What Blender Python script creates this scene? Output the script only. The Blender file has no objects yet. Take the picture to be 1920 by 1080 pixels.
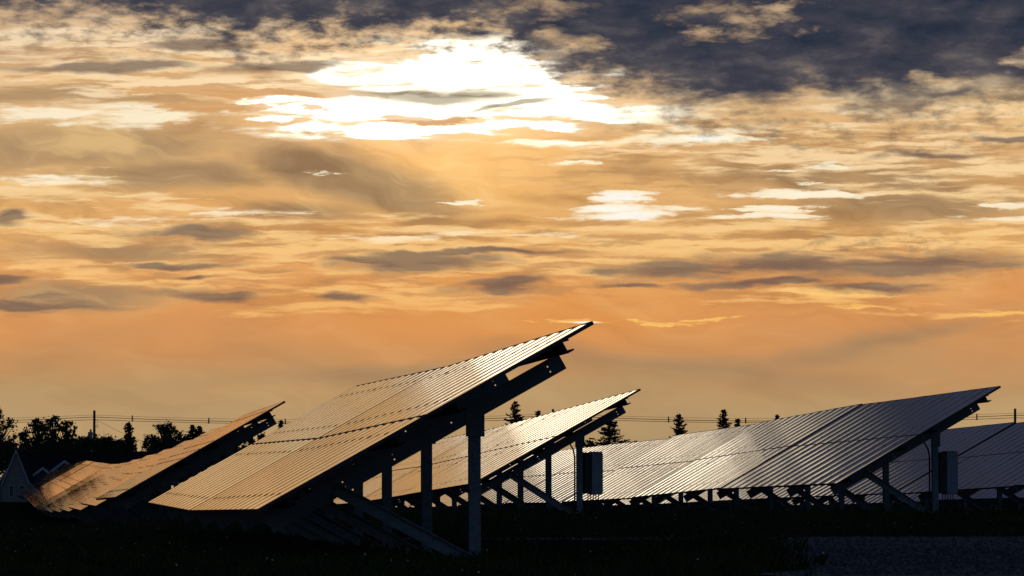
import bpy, bmesh, math, random
import numpy as np
from mathutils import Vector, Matrix, Euler
R = math.radians
random.seed(7); RNG = np.random.default_rng(11)
C = bpy.context.scene.collection
scene = bpy.context.scene

# ------------------------------------------------------------------ camera
FPX = 8660.0                       # focal length in 1920-pixel widths
CAMH = 0.72                        # eye height over the near ground
cam = bpy.data.cameras.new('camera'); cam.sensor_width = 36; cam.lens = FPX/1920*36
cam.clip_start = 0.5; cam.clip_end = 20000
camo = bpy.data.objects.new('camera', cam); C.objects.link(camo)
camo.location = (0, 0, CAMH); camo.rotation_euler = (R(90+2.4927), 0, 0)
scene.camera = camo

# ------------------------------------------------------------------ exposure
scene.view_settings.view_transform = 'Standard'
scene.view_settings.look = 'None'
scene.view_settings.exposure = 0.0
scene.view_settings.gamma = 1.0
scene.view_settings.use_curve_mapping = False

def lin(c):
    out = []
    for v in c[:3]:
        v = v/255.0
        out.append(v/12.92 if v <= 0.04045 else ((v+0.055)/1.055)**2.4)
    return (out[0], out[1], out[2], 1.0)

# ------------------------------------------------------------------ node helper
class NT:
    def __init__(s, tree): s.t = tree; s.n = tree.nodes; s.l = tree.links
    def node(s, k, **kw):
        n = s.n.new(k)
        for a, b in kw.items(): setattr(n, a, b)
        return n
    def put(s, sock, v):
        if isinstance(v, bpy.types.NodeSocket): s.l.new(v, sock)
        elif v is not None: sock.default_value = v
    def m(s, op, a, b=None, c=None, clamp=False):
        n = s.node('ShaderNodeMath', operation=op, use_clamp=clamp)
        s.put(n.inputs[0], a); s.put(n.inputs[1], b)
        if c is not None: s.put(n.inputs[2], c)
        return n.outputs[0]
    def vm(s, op, a, b=None):
        n = s.node('ShaderNodeVectorMath', operation=op)
        s.put(n.inputs[0], a); s.put(n.inputs[1], b)
        return n.outputs['Value'] if op in ('LENGTH', 'DOT_PRODUCT') else n.outputs[0]
    def xyz(s, x, y, z=0.0):
        n = s.node('ShaderNodeCombineXYZ')
        for i, v in enumerate((x, y, z)): s.put(n.inputs[i], v)
        return n.outputs[0]
    def sep(s, v):
        n = s.node('ShaderNodeSeparateXYZ'); s.put(n.inputs[0], v); return n.outputs
    def noise(s, vec, scale=1.0, detail=4.0, rough=0.5, dist=0.0, out='Fac'):
        n = s.node('ShaderNodeTexNoise', noise_dimensions='2D')
        s.put(n.inputs['Vector'], vec); n.inputs['Scale'].default_value = scale
        n.inputs['Detail'].default_value = detail; n.inputs['Roughness'].default_value = rough
        n.inputs['Distortion'].default_value = dist
        return n.outputs[out]
    def smooth(s, v, a, b, o0=0.0, o1=1.0):
        n = s.node('ShaderNodeMapRange', interpolation_type='SMOOTHSTEP')
        s.put(n.inputs[0], v)
        for i, x in enumerate((a, b, o0, o1)): s.put(n.inputs[i+1], x)
        return n.outputs[0]
    def lerp(s, v, a, b, o0=0.0, o1=1.0):
        n = s.node('ShaderNodeMapRange'); s.put(n.inputs[0], v)
        for i, x in enumerate((a, b, o0, o1)): s.put(n.inputs[i+1], x)
        return n.outputs[0]
    def ramp(s, v, stops, interp='LINEAR'):
        n = s.node('ShaderNodeValToRGB'); s.put(n.inputs[0], v)
        e = n.color_ramp.elements; n.color_ramp.interpolation = interp
        while len(e) < len(stops): e.new(0.5)
        for i, (p, c) in enumerate(stops): e[i].position = p; e[i].color = c if len(c) == 4 else lin(c)
        return n.outputs[0]
    def mix(s, f, a, b, mode='MIX'):
        n = s.node('ShaderNodeMix', data_type='RGBA', blend_type=mode)
        s.put(n.inputs[0], f)
        s.put(n.inputs[6], lin(a) if isinstance(a, tuple) and len(a) == 3 else a)
        s.put(n.inputs[7], lin(b) if isinstance(b, tuple) and len(b) == 3 else b)
        return n.outputs[2]

# ------------------------------------------------------------------ sky
SUN_EL, SUN_AZ = R(5.15), R(-1.1)   # the sun stands behind the bright gap in the clouds
world = bpy.data.worlds.new('World'); scene.world = world; world.use_nodes = True
T = NT(world.node_tree); T.n.clear()
tc = T.node('ShaderNodeTexCoord').outputs['Generated']
dx, dy, dz = T.sep(tc)
az = T.m('ARCTAN2', dx, dy)
el = T.m('ARCSINE', dz)
# angular sky chart: one unit is about 0.66 degree, u to the right of north, v above the horizon
U = T.m('MULTIPLY', az, 86.6); V = T.m('MULTIPLY', el, 86.6)
UV = T.xyz(U, V, 0.0)
nishita = T.node('ShaderNodeTexSky', sky_type='NISHITA')
nishita.sun_disc = False; nishita.sun_elevation = SUN_EL; nishita.sun_rotation = SUN_AZ
nishita.altitude = 50; nishita.air_density = 1.2; nishita.dust_density = 2.0; nishita.ozone_density = 2.0
base_sky = T.mix(1.0, nishita.outputs[0], (0.078, 0.104, 0.165, 1), 'MULTIPLY')   # strength of the clear sky

def st(su, sv, off=(0, 0)):       # stretched chart coordinates for streaky clouds
    return T.xyz(T.m('MULTIPLY_ADD', U, su, off[0]), T.m('MULTIPLY_ADD', V, sv, off[1]), off[0]*1.7)
def warp(vec, wv, amp):           # amp: (u, v)
    w = T.vm('SUBTRACT', wv, (0.5, 0.5, 0.5))
    return T.vm('ADD', vec, T.vm('MULTIPLY', w, (amp[0], amp[1], 0.0)))
w_big = T.noise(st(0.25, 0.6, (3.1, 1.7)), 1.0, 3, 0.5, out='Color')
w_mid = T.noise(st(0.9, 2.6, (7.3, 2.2)), 1.0, 5, 0.55, out='Color')
w_fine = T.noise(st(2.6, 15.0, (1.3, 9.2)), 1.0, 4, 0.6, out='Color')
P1 = warp(UV, w_big, (1.2, 0.5))
P2 = warp(P1, w_mid, (2.0, 0.42))
P3 = warp(warp(P1, w_mid, (1.0, 0.24)), w_fine, (1.5, 0.10))

def blob(vec, px, py, rx, ry, rot=0.0, amp=1.0):
    """one minus the normalised distance from a cloud's middle; px, py on the 1920 chart"""
    u0, v0 = (px-960)/100.0, (917-py)/100.0
    d = T.vm('SUBTRACT', vec, (u0, v0, 0.0))
    if rot:
        n = T.node('ShaderNodeVectorRotate', rotation_type='Z_AXIS')
        T.put(n.inputs['Vector'], d); n.inputs['Angle'].default_value = R(rot); d = n.outputs[0]
    l = T.vm('LENGTH', T.vm('MULTIPLY', d, (100.0/rx, 100.0/ry, 0.0)))
    o = T.m('SUBTRACT', 1.0, l)
    return T.m('MULTIPLY', o, amp) if amp != 1.0 else o
def field(vec, blobs):
    f = None
    for b in blobs:
        v = blob(vec, *b)
        f = v if f is None else T.m('MAXIMUM', f, v)
    return f

n_str = T.noise(warp(st(0.36, 3.0, (11.0, 4.0)), w_big, (0.3, 0.9)), 1.0, 7, 0.55)        # long streaks
n_str2 = T.noise(warp(st(0.70, 7.5, (2.0, 14.0)), w_mid, (0.5, 1.3)), 1.0, 6, 0.54)         # short streaks
n_soft = T.noise(st(0.28, 0.9, (5.0, 5.0)), 1.0, 4, 0.5)         # soft veils
n_alto = T.noise(st(2.3, 6.0, (4.0, 1.0)), 1.0, 6, 0.6)              # altocumulus grains
n_clump = T.noise(warp(st(0.85, 2.3, (4.0, 1.0)), w_mid, (0.5, 0.5)), 1.0, 8, 0.6)
n_cl2 = T.noise(T.xyz(T.m('MULTIPLY_ADD', U, 0.8, 14.0), T.m('MULTIPLY_ADD', V, 2.0, 6.0), 0.7), 1.0, 6, 0.55)
def c0(n, k): return T.m('MULTIPLY', T.m('SUBTRACT', n, 0.5), k)

# base colours by height above the horizon
vv = T.lerp(T.m('ADD', V, c0(n_soft, 1.6)), 0.0, 10.0)
col = T.ramp(vv, [(0.0, (176, 150, 108)), (0.13, (184, 152, 108)), (0.19, (186, 148, 102)), (0.245, (200, 146, 94)),
                  (0.30, (214, 148, 90)), (0.36, (222, 154, 90)), (0.42, (228, 164, 100)), (0.50, (228, 172, 106)), (0.60, (222, 174, 116)),
                  (0.70, (224, 180, 126)), (0.80, (236, 196, 148)), (0.90, (226, 190, 148)), (1.0, (214, 180, 144))])
# right of the sun the low sky is browner; the middle is the most orange
mid_or = T.smooth(blob(P1, 1000, 590, 620, 150), 0.0, 1.0)
col = T.mix(T.m('MULTIPLY', mid_or, 0.62), col, (228, 150, 76))
warm = T.smooth(blob(P1, 880, 330, 420, 170), 0.0, 0.9)
col = T.mix(T.m('MULTIPLY', warm, 0.7), col, (242, 184, 108))

# grey-brown veils
veil = field(P1, [(170, 275, 330, 55, 0), (640, 335, 330, 60, 14), (1560, 330, 430, 62, 4), (120, 560, 230, 40, 0),
                  (560, 400, 220, 30, 0), (800, 700, 500, 30, -2, 0.6), (160, 180, 380, 26, -2, 0.8), (1700, 370, 330, 60, 0),
                  (1650, 640, 330, 35, -14, 0.7), (330, 330, 260, 50, 0), (1230, 690, 500, 40, 4, .6), (250, 470, 320, 30, 0, .8)])
veil = T.smooth(T.m('ADD', veil, c0(n_soft, 0.9)), -0.05, 0.75)
col = T.mix(T.m('MULTIPLY', veil, 0.80), col, (158, 130, 98))

# curling wisps, lighter and darker than the haze they lie in
wr = T.node('ShaderNodeVectorRotate', rotation_type='Z_AXIS'); T.put(wr.inputs['Vector'], P1); wr.inputs['Angle'].default_value = R(9)
wsp = T.noise(T.vm('MULTIPLY', warp(wr.outputs[0], w_big, (2.5, 1.6)), (0.30, 1.5, 0.0)), 1.0, 7, 0.52)
wf = T.lerp(wsp, 0.30, 0.70, 0.0, 1.0)
col = T.mix(T.m('MULTIPLY', T.smooth(V, 2.6, 5.2, 0.16, 0.75), 1.0), col, T.mix(1.0, col, T.ramp(wf, [(0.0, (196, 190, 190)), (0.5, (254, 254, 254)), (1.0, (255, 255, 255))]), 'MULTIPLY'))
col = T.mix(T.m('MULTIPLY', T.smooth(wsp, 0.52, 0.72), T.smooth(V, 2.8, 5.2, 0.07, 0.5)), col, (255, 212, 144))
# wide bright cirrus sheets with streaks
sheet = field(P1, [(250, 425, 420, 34, 2), (700, 470, 470, 50, 4), (1500, 460, 620, 50, -1), (1620, 290, 520, 62, 6),
                   (300, 510, 240, 28, 0), (1060, 480, 420, 45, 0), (640, 560, 330, 28, 0), (1600, 560, 240, 22, 4),
                   (80, 355, 180, 30, 3), (1800, 170, 300, 70, 0), (120, 80, 420, 46, 0), (480, 130, 480, 60, 2), (200, 100, 360, 60, 2)])
sh = T.smooth(T.m('ADD', T.m('ADD', T.m('MINIMUM', sheet, 0.5), c0(n_str, 3.4)), c0(n_str2, 3.0)), -0.10, 0.80)
sheet_col = T.ramp(T.lerp(T.m('ADD', V, c0(n_str2, 2.0)), 3.0, 9.5), [(0.0, (242, 176, 100)), (0.25, (248, 200, 130)), (0.45, (250, 214, 160)), (0.8, (250, 222, 180)), (1.0, (236, 214, 186))])
col = T.mix(T.m('MULTIPLY', sh, 0.88), col, sheet_col)
strk = T.m('MULTIPLY', T.smooth(field(P1, [(900, 480, 1300, 110), (1500, 300, 700, 90), (300, 140, 700, 90)]), 0.0, 0.5), T.smooth(n_str2, 0.50, 0.36))
col = T.mix(T.m('MULTIPLY', strk, 0.50), col, (176, 132, 90))

# crisp bright streak clouds
crisp = field(P3, [(1190, 372, 62, 17), (1180, 395, 120, 22, -5), (1500, 364, 130, 11), (1455, 392, 66, 9), (1450, 405, 100, 6),
                   (1030, 269, 80, 8), (1085, 304, 40, 4), (1075, 603, 80, 6), (1260, 265, 90, 13), (1360, 262, 160, 12), (1045, 442, 70, 7),
                   (160, 214, 210, 19, -3), (250, 228, 130, 14, -3), (640, 215, 160, 20), (100, 342, 120, 14), (870, 375, 34, 5), (600, 328, 34, 5),
                   (1900, 385, 60, 9), (1880, 408, 90, 8), (1240, 598, 60, 4), (1560, 308, 60, 6), (1520, 336, 34, 4), (330, 412, 260, 9, -3),
                   (760, 445, 160, 9, -3), (1560, 555, 120, 10), (1600, 580, 110, 5), (1340, 592, 50, 4), (1470, 317, 40, 4), (1880, 592, 90, 5)])
cr = T.smooth(T.m('ADD', T.m('MINIMUM', crisp, 0.6), T.m('ADD', c0(n_str2, 1.8), c0(n_str, 0.9))), -0.05, 0.75)
crisp_col = T.mix(T.smooth(V, 3.2, 5.6), (254, 196, 104), (255, 240, 208))
col = T.mix(T.m('MULTIPLY', cr, 0.9), col, crisp_col)

lens = field(warp(P1, w_fine, (0.9, 0.06)), [(1178, 366, 72, 15), (1160, 390, 84, 12), (1205, 404, 96, 15, -4), (1500, 364, 128, 12), (1450, 394, 62, 8), (1440, 405, 92, 6),
                 (1040, 269, 82, 8), (1320, 263, 120, 10), (1090, 604, 62, 4), (840, 375, 36, 3)])
ln = T.smooth(T.m('ADD', lens, T.m('ADD', c0(n_str2, 0.9), c0(n_alto, 0.5))), 0.0, 0.42)
col = T.mix(T.m('MULTIPLY', ln, 0.92), col, T.mix(T.smooth(T.m('SUBTRACT', lens, T.m('MULTIPLY', T.m('ABSOLUTE', T.m('SUBTRACT', U, 2.2)), 0.16)), 0.1, 0.7), crisp_col, (1.0, 0.96, 0.88, 1)))

# the sun's glare behind thin cloud: brighter than white
gl = field(P2, [(850, 140, 250, 62, 0), (760, 205, 350, 48, -3), (560, 196, 190, 16, 0), (1080, 205, 240, 34, 6), (960, 238, 180, 14),
                (700, 240, 250, 18), (860, 100, 170, 40, 0), (500, 232, 80, 10), (1010, 170, 190, 60, 12)])
gl = T.smooth(T.m('ADD', T.m('MINIMUM', gl, 0.6), T.m('ADD', c0(n_str, 1.3), c0(n_str2, 1.5))), -0.22, 0.72)
halo = T.m('POWER', T.smooth(blob(P1, 830, 175, 620, 260), 0.0, 1.0), 1.6)
halo_c = T.mix(1.0, col, T.mix(halo, (1, 1, 1, 1), (1.55, 1.5, 1.42, 1)), 'MULTIPLY')
soft = T.m('POWER', T.smooth(blob(P1, 830, 172, 480, 140), 0.0, 1.0), 1.3)
halo_c = T.mix(T.m('MULTIPLY', soft, 0.75), halo_c, (1.0, 0.84, 0.58, 1))       # light scattered forward through thin cloud
gl_s = T.smooth(gl, 0.0, 0.7)
col = T.mix(gl_s, halo_c, (1.0, 0.86, 0.62, 1))
col = T.mix(T.m('MULTIPLY', T.smooth(gl, 0.35, 1.0), T.smooth(blob(P1, 810, 178, 520, 130), 0.0, 0.5)), col, (3.0, 2.7, 2.15, 1))

# altocumulus mottling under the deck
mott = field(P1, [(350, 70, 600, 60), (960, 100, 300, 60), (1100, 130, 260, 60, 12), (1450, 240, 330, 40), (1800, 200, 330, 90), (1500, 250, 600, 60, 4),
                  (1650, 460, 260, 34), (1020, 15, 150, 34)])
mott = T.m('MULTIPLY', T.smooth(mott, 0.0, 0.6), T.smooth(n_alto, 0.42, 0.74))
col = T.mix(T.m('MULTIPLY', mott, 0.55), col, (120, 100, 82))

# slate grey lens-shaped clouds
dark = field(warp(P1, w_mid, (1.2, 0.22)), [(790, 492, 180, 20), (700, 486, 100, 10), (955, 537, 120, 21), (1250, 503, 140, 20), (1480, 500, 300, 28), (1700, 503, 260, 28),
                  (1640, 545, 140, 12), (1430, 533, 190, 9), (395, 556, 130, 18, 3), (330, 495, 130, 8), (370, 516, 70, 6), (650, 562, 90, 10),
                  (180, 126, 190, 12), (350, 93, 130, 11), (490, 126, 170, 12, -3), (0, 415, 60, 16), (0, 527, 80, 13), (370, 440, 130, 22),
                  (1180, 532, 80, 7), (60, 575, 150, 20, 0, .7), (1750, 288, 110, 7), (1880, 265, 80, 6), (940, 475, 260, 8)])
dk = T.smooth(T.m('ADD', dark, T.m('ADD', c0(n_str, 1.3), c0(n_str2, 1.1))), -0.12, 0.66)
col = T.mix(T.m('MULTIPLY', dk, 0.82), col, T.mix(T.smooth(n_str, 0.35, 0.6), (96, 82, 80), (122, 102, 88)))
oc = T.smooth(T.m('ADD', field(warp(P1, w_mid, (0.8, 0.10)), [(840, 179, 260, 23), (960, 198, 150, 9, -8), (760, 172, 140, 9)]), c0(n_str2, 0.7)), 0.0, 0.75)
col = T.mix(T.m('MULTIPLY', oc, 0.85), col, (118, 108, 82))
tan = T.smooth(T.m('ADD', field(P3, [(800, 224, 95, 10), (600, 213, 36, 6), (420, 176, 230, 14, 2), (400, 206, 150, 10)]), c0(n_str2, 0.5)), 0.0, 0.25)
col = T.mix(T.m('MULTIPLY', tan, 0.85), col, (214, 160, 104))

# the slate deck across the top
curve = T.node('ShaderNodeFloatCurve')
T.put(curve.inputs['Value'], T.lerp(T.sep(P1)[0], -12.0, 14.0))
edge = [(-240, 30), (0, 44), (150, 52), (300, 62), (420, 90), (600, 84), (760, 86), (900, 84), (980, 122), (1080, 160), (1200, 182), (1300, 216), (1420, 222),
        (1560, 205), (1700, 216), (1800, 212), (1900, 196), (2360, 180)]
cc = curve.mapping.curves[0]
pts = [(((x-960)/100+12)/26, y/300.0) for x, y in edge]
cc.points[0].location = pts[0]; cc.points[1].location = pts[-1]
for p_ in pts[1:-1]: cc.points.new(*p_)
curve.mapping.update()
edge_v = T.m('SUBTRACT', 9.17, T.m('MULTIPLY', curve.outputs[0], 3.0))
over = T.m('SUBTRACT', V, edge_v)                      # above the deck's lower edge
deck = T.m('ADD', T.m('MULTIPLY', over, 1.15), T.m('ADD', c0(n_clump, 1.2), T.m('ADD', T.m('MULTIPLY', T.m('SUBTRACT', n_alto, 0.5), T.smooth(U, -1.0, 3.0, 1.3, 0.45)), c0(n_cl2, 0.7))))
# gaps in it
gap = field(P2, [(1020, 8, 120, 26), (1400, 40, 150, 42), (1310, 70, 60, 22), (1440, 15, 90, 22), (1480, 184, 110, 16), (1800, 172, 160, 34), (1900, 118, 120, 24),
                 (1060, 90, 90, 34), (960, 20, 60, 26), (1480, 35, 70, 20)])
gp = T.m('MULTIPLY', T.smooth(T.m('ADD', gap, T.m('ADD', c0(n_clump, 3.0), c0(n_alto, 1.2))), 0.1, 1.5), 0.72)
dc = T.m('MULTIPLY', T.smooth(deck, -0.35, 0.70), T.m('SUBTRACT', 1.0, gp))
deck_col = T.ramp(T.m('ADD', T.m('MULTIPLY', T.m('MINIMUM', over, 1.6), 0.28), T.m('ADD', c0(n_clump, 1.4), T.m('ADD', c0(n_cl2, 0.8), 0.22))),
                  [(0.0, (126, 112, 102)), (0.25, (86, 82, 86)), (0.5, (64, 64, 75)), (0.75, (50, 55, 69)), (1.0, (38, 45, 60))])
# brighter thin cloud above the frame, over the sun; blue-grey dusk cloud higher up
hi = T.m('MULTIPLY', T.smooth(T.m('ADD', V, c0(n_cl2, 2.0)), 9.9, 10.5), T.m('SUBTRACT', 1.0, T.smooth(T.m('ADD', V, c0(n_cl2, 3.0)), 10.8, 13.2)))
hi = T.m('MULTIPLY', hi, T.smooth(blob(P1, 560, -160, 600, 460), 0.0, 0.45))
col = T.mix(dc, col, deck_col)
col = T.mix(T.m('MULTIPLY', hi, T.smooth(n_clump, 0.36, 0.56)), col, (1.2, 0.98, 0.69, 1))

# above and behind the charted clouds: dusk blue clear sky with slate cloud
away = T.mix(T.smooth(T.noise(st(0.12, 0.3, (5.0, 5.0)), 1.0, 2, 0.5), 0.4, 0.6), (46, 50, 74), (66, 70, 94))
away = T.mix(T.m('SUBTRACT', 1.0, T.m('MULTIPLY', T.smooth(T.m('ABSOLUTE', az), 0.3, 1.1), 0.7)), base_sky, away)
bg1 = T.node('ShaderNodeBackground'); T.put(bg1.inputs[0], col); bg1.inputs[1].default_value = 1.0
bg2 = T.node('ShaderNodeBackground'); T.put(bg2.inputs[0], away); bg2.inputs[1].default_value = 1.0
fac = T.m('MAXIMUM', T.smooth(V, 12.5, 17.0), T.smooth(T.m('ABSOLUTE', az), 0.25, 0.5))
fac = T.m('MAXIMUM', fac, T.smooth(V, -0.5, -1.5))
ms = T.node('ShaderNodeMixShader'); T.put(ms.inputs[0], fac); T.l.new(bg1.outputs[0], ms.inputs[1]); T.l.new(bg2.outputs[0], ms.inputs[2])
wo = T.node('ShaderNodeOutputWorld'); T.l.new(ms.outputs[0], wo.inputs[0])
world.cycles.sampling_method = 'MANUAL'; world.cycles.sample_map_resolution = 512
scene.cycles.max_bounces = 4; scene.cycles.diffuse_bounces = 2; scene.cycles.glossy_bounces = 3
scene.cycles.use_denoising = True
scene.cycles.adaptive_threshold = 0.02

sun = bpy.data.lights.new('sun', 'SUN'); sun.energy = 0.0012; sun.angle = R(2.5); sun.color = (1.0, 0.78, 0.5)
so = bpy.data.objects.new('sun', sun); C.objects.link(so)
sd = Vector((math.sin(SUN_AZ)*math.cos(SUN_EL), math.cos(SUN_AZ)*math.cos(SUN_EL), math.sin(SUN_EL)))
so.rotation_euler = sd.to_track_quat('Z', 'Y').to_euler()

# ================================================================== materials
def new_mat(name):
    m = bpy.data.materials.new(name); m.use_nodes = True
    t = NT(m.node_tree); b = t.n['Principled BSDF']
    return m, t, b
def objco(t): return t.node('ShaderNodeTexCoord').outputs['Object']
def mat_noise(name, c1, c2, scale=4.0, rough=0.6, metal=0.0, bump=0.0, detail=5, spec=0.5, stretch=(1, 1, 1), coord='Object'):
    m, t, b = new_mat(name)
    co = t.node('ShaderNodeTexCoord').outputs[coord]
    v = t.vm('MULTIPLY', co, tuple(stretch))
    n = t.node('ShaderNodeTexNoise'); t.put(n.inputs['Vector'], v); n.inputs['Scale'].default_value = scale; n.inputs['Detail'].default_value = detail
    f = t.smooth(n.outputs['Fac'], 0.35, 0.65)
    t.put(b.inputs['Base Color'], t.mix(f, c1, c2))
    t.put(b.inputs['Roughness'], t.lerp(n.outputs['Fac'], 0.3, 0.7, rough*0.85, min(1, rough*1.15)))
    b.inputs['Metallic'].default_value = metal
    b.inputs['Specular IOR Level'].default_value = spec
    if bump:
        bp = t.node('ShaderNodeBump'); bp.inputs['Strength'].default_value = bump; bp.inputs['Distance'].default_value = 0.02
        t.put(bp.inputs['Height'], n.outputs['Fac']); t.put(b.inputs['Normal'], bp.outputs[0])
    return m

# solar glass: dark cells with fine silver lines under anti-glare glass
def glass_mat():
    m, t, b = new_mat('solar_glass')
    x, y, z = t.sep(objco(t))          # x up the slope, y along the row
    def line(c, pitch, w):
        f = t.m('FRACT', t.m('ADD', t.m('DIVIDE', c, pitch), 100.0))
        return t.m('GREATER_THAN', t.m('ABSOLUTE', t.m('SUBTRACT', f, 0.5)), 0.5-w)
    g = t.m('MAXIMUM', line(x, 0.1585, 0.016), line(t.m('SUBTRACT', y, 0.012), 0.1585, 0.016))
    bus = line(t.m('SUBTRACT', y, 0.012), 0.0528, 0.012)
    nf = t.node('ShaderNodeTexNoise'); t.put(nf.inputs['Vector'], objco(t)); nf.inputs['Scale'].default_value = 9; nf.inputs['Detail'].default_value = 3
    cell = t.mix(nf.outputs['Fac'], (14, 20, 40), (24, 32, 58))
    c = t.mix(t.m('MULTIPLY', bus, 0.5), cell, (150, 152, 158))
    c = t.mix(g, c, (30, 34, 46))
    t.put(b.inputs['Base Color'], c)
    dust = t.node('ShaderNodeTexNoise'); t.put(dust.inputs['Vector'], t.node('ShaderNodeNewGeometry').outputs['Position'])
    dust.inputs['Scale'].default_value = 0.9; dust.inputs['Detail'].default_value = 4
    t.put(b.inputs['Roughness'], t.lerp(dust.outputs['Fac'], 0.3, 0.7, 0.02, 0.05))
    b.inputs['IOR'].default_value = 1.5
    return m
M = {
 'glass': glass_mat(),
 'frame': mat_noise('panel_frame', (26, 26, 30), (34, 34, 40), 6, 0.5, 0.3),
 'backsheet': mat_noise('panel_backsheet', (60, 60, 64), (74, 74, 78), 3, 0.7),
 'galv': mat_noise('galvanised_steel', (84, 88, 96), (96, 100, 108), 9, 0.6, 0.3, 0.1, stretch=(1, 1, 1)),
 'galv2': mat_noise('weathered_galvanised_steel', (82, 87, 96), (106, 111, 120), 16, 0.6, 0.3, 0.2),
 'cabinet': mat_noise('cabinet_paint', (104, 110, 120), (118, 124, 134), 3, 0.4),
 'cabinet_dark': mat_noise('cabinet_heatsink', (24, 24, 26), (34, 34, 36), 5, 0.5, 0.4),
 'cable': mat_noise('black_cable', (10, 10, 11), (18, 18, 19), 20, 0.6),
 'wood': mat_noise('pole_wood', (60, 50, 42), (84, 72, 60), 5, 0.85, 0, 0.4, stretch=(4, 4, .4)),
 'wire': mat_noise('wire', (26, 26, 28), (36, 36, 38), 3, 0.7),
 'bark': mat_noise('bark', (46, 38, 30), (66, 56, 44), 8, 0.9, 0, 0.4),
 'leaf': mat_noise('leaf', (34, 48, 22), (52, 68, 32), 1.2, 0.75, spec=0.2),
 'needle': mat_noise('needle', (22, 36, 20), (38, 54, 30), 1.5, 0.8, spec=0.2),
 'siding': mat_noise('pale_siding', (98, 90, 84), (112, 102, 94), 2, 0.7, stretch=(0.2, 0.2, 9)),
 'siding_dark': mat_noise('dark_siding', (34, 35, 39), (44, 45, 50), 2, 0.7, stretch=(0.2, 0.2, 9)),
 'shingle': mat_noise('roof_shingle', (16, 16, 18), (28, 27, 28), 6, 1.0, spec=0.05, stretch=(1, 1, 3)),
 'trim': mat_noise('white_trim', (130, 134, 142), (146, 148, 156), 2, 0.5),
 'pane': mat_noise('window_pane', (30, 40, 56), (40, 52, 70), 2, 0.12),
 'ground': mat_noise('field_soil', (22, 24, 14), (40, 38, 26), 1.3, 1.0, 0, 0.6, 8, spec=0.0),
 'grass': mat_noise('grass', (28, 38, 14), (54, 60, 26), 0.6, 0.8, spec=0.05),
 'seed': mat_noise('seed_heads', (150, 140, 110), (190, 180, 150), 3, 0.8, spec=0.2),
 'gravel': None,
}
def gravel_mat():
    m, t, b = new_mat('gravel')
    co = t.node('ShaderNodeNewGeometry').outputs['Position']
    vo = t.node('ShaderNodeTexVoronoi'); t.put(vo.inputs['Vector'], co); vo.inputs['Scale'].default_value = 14
    n = t.node('ShaderNodeTexNoise'); t.put(n.inputs['Vector'], co); n.inputs['Scale'].default_value = 0.8; n.inputs['Detail'].default_value = 6
    c = t.mix(t.sep(vo.outputs['Color'])[0], (44, 44, 45), (88, 87, 86))
    c = t.mix(t.smooth(n.outputs['Fac'], 0.35, 0.7), c, (56, 55, 55))
    t.put(b.inputs['Base Color'], c); b.inputs['Roughness'].default_value = 0.9; b.inputs['Specular IOR Level'].default_value = 0.2
    bp = t.node('ShaderNodeBump'); bp.inputs['Strength'].default_value = 0.9; bp.inputs['Distance'].default_value = 0.03
    t.put(bp.inputs['Height'], vo.outputs['Distance']); t.put(b.inputs['Normal'], bp.outputs[0])
    return m
M['gravel'] = gravel_mat()

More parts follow.
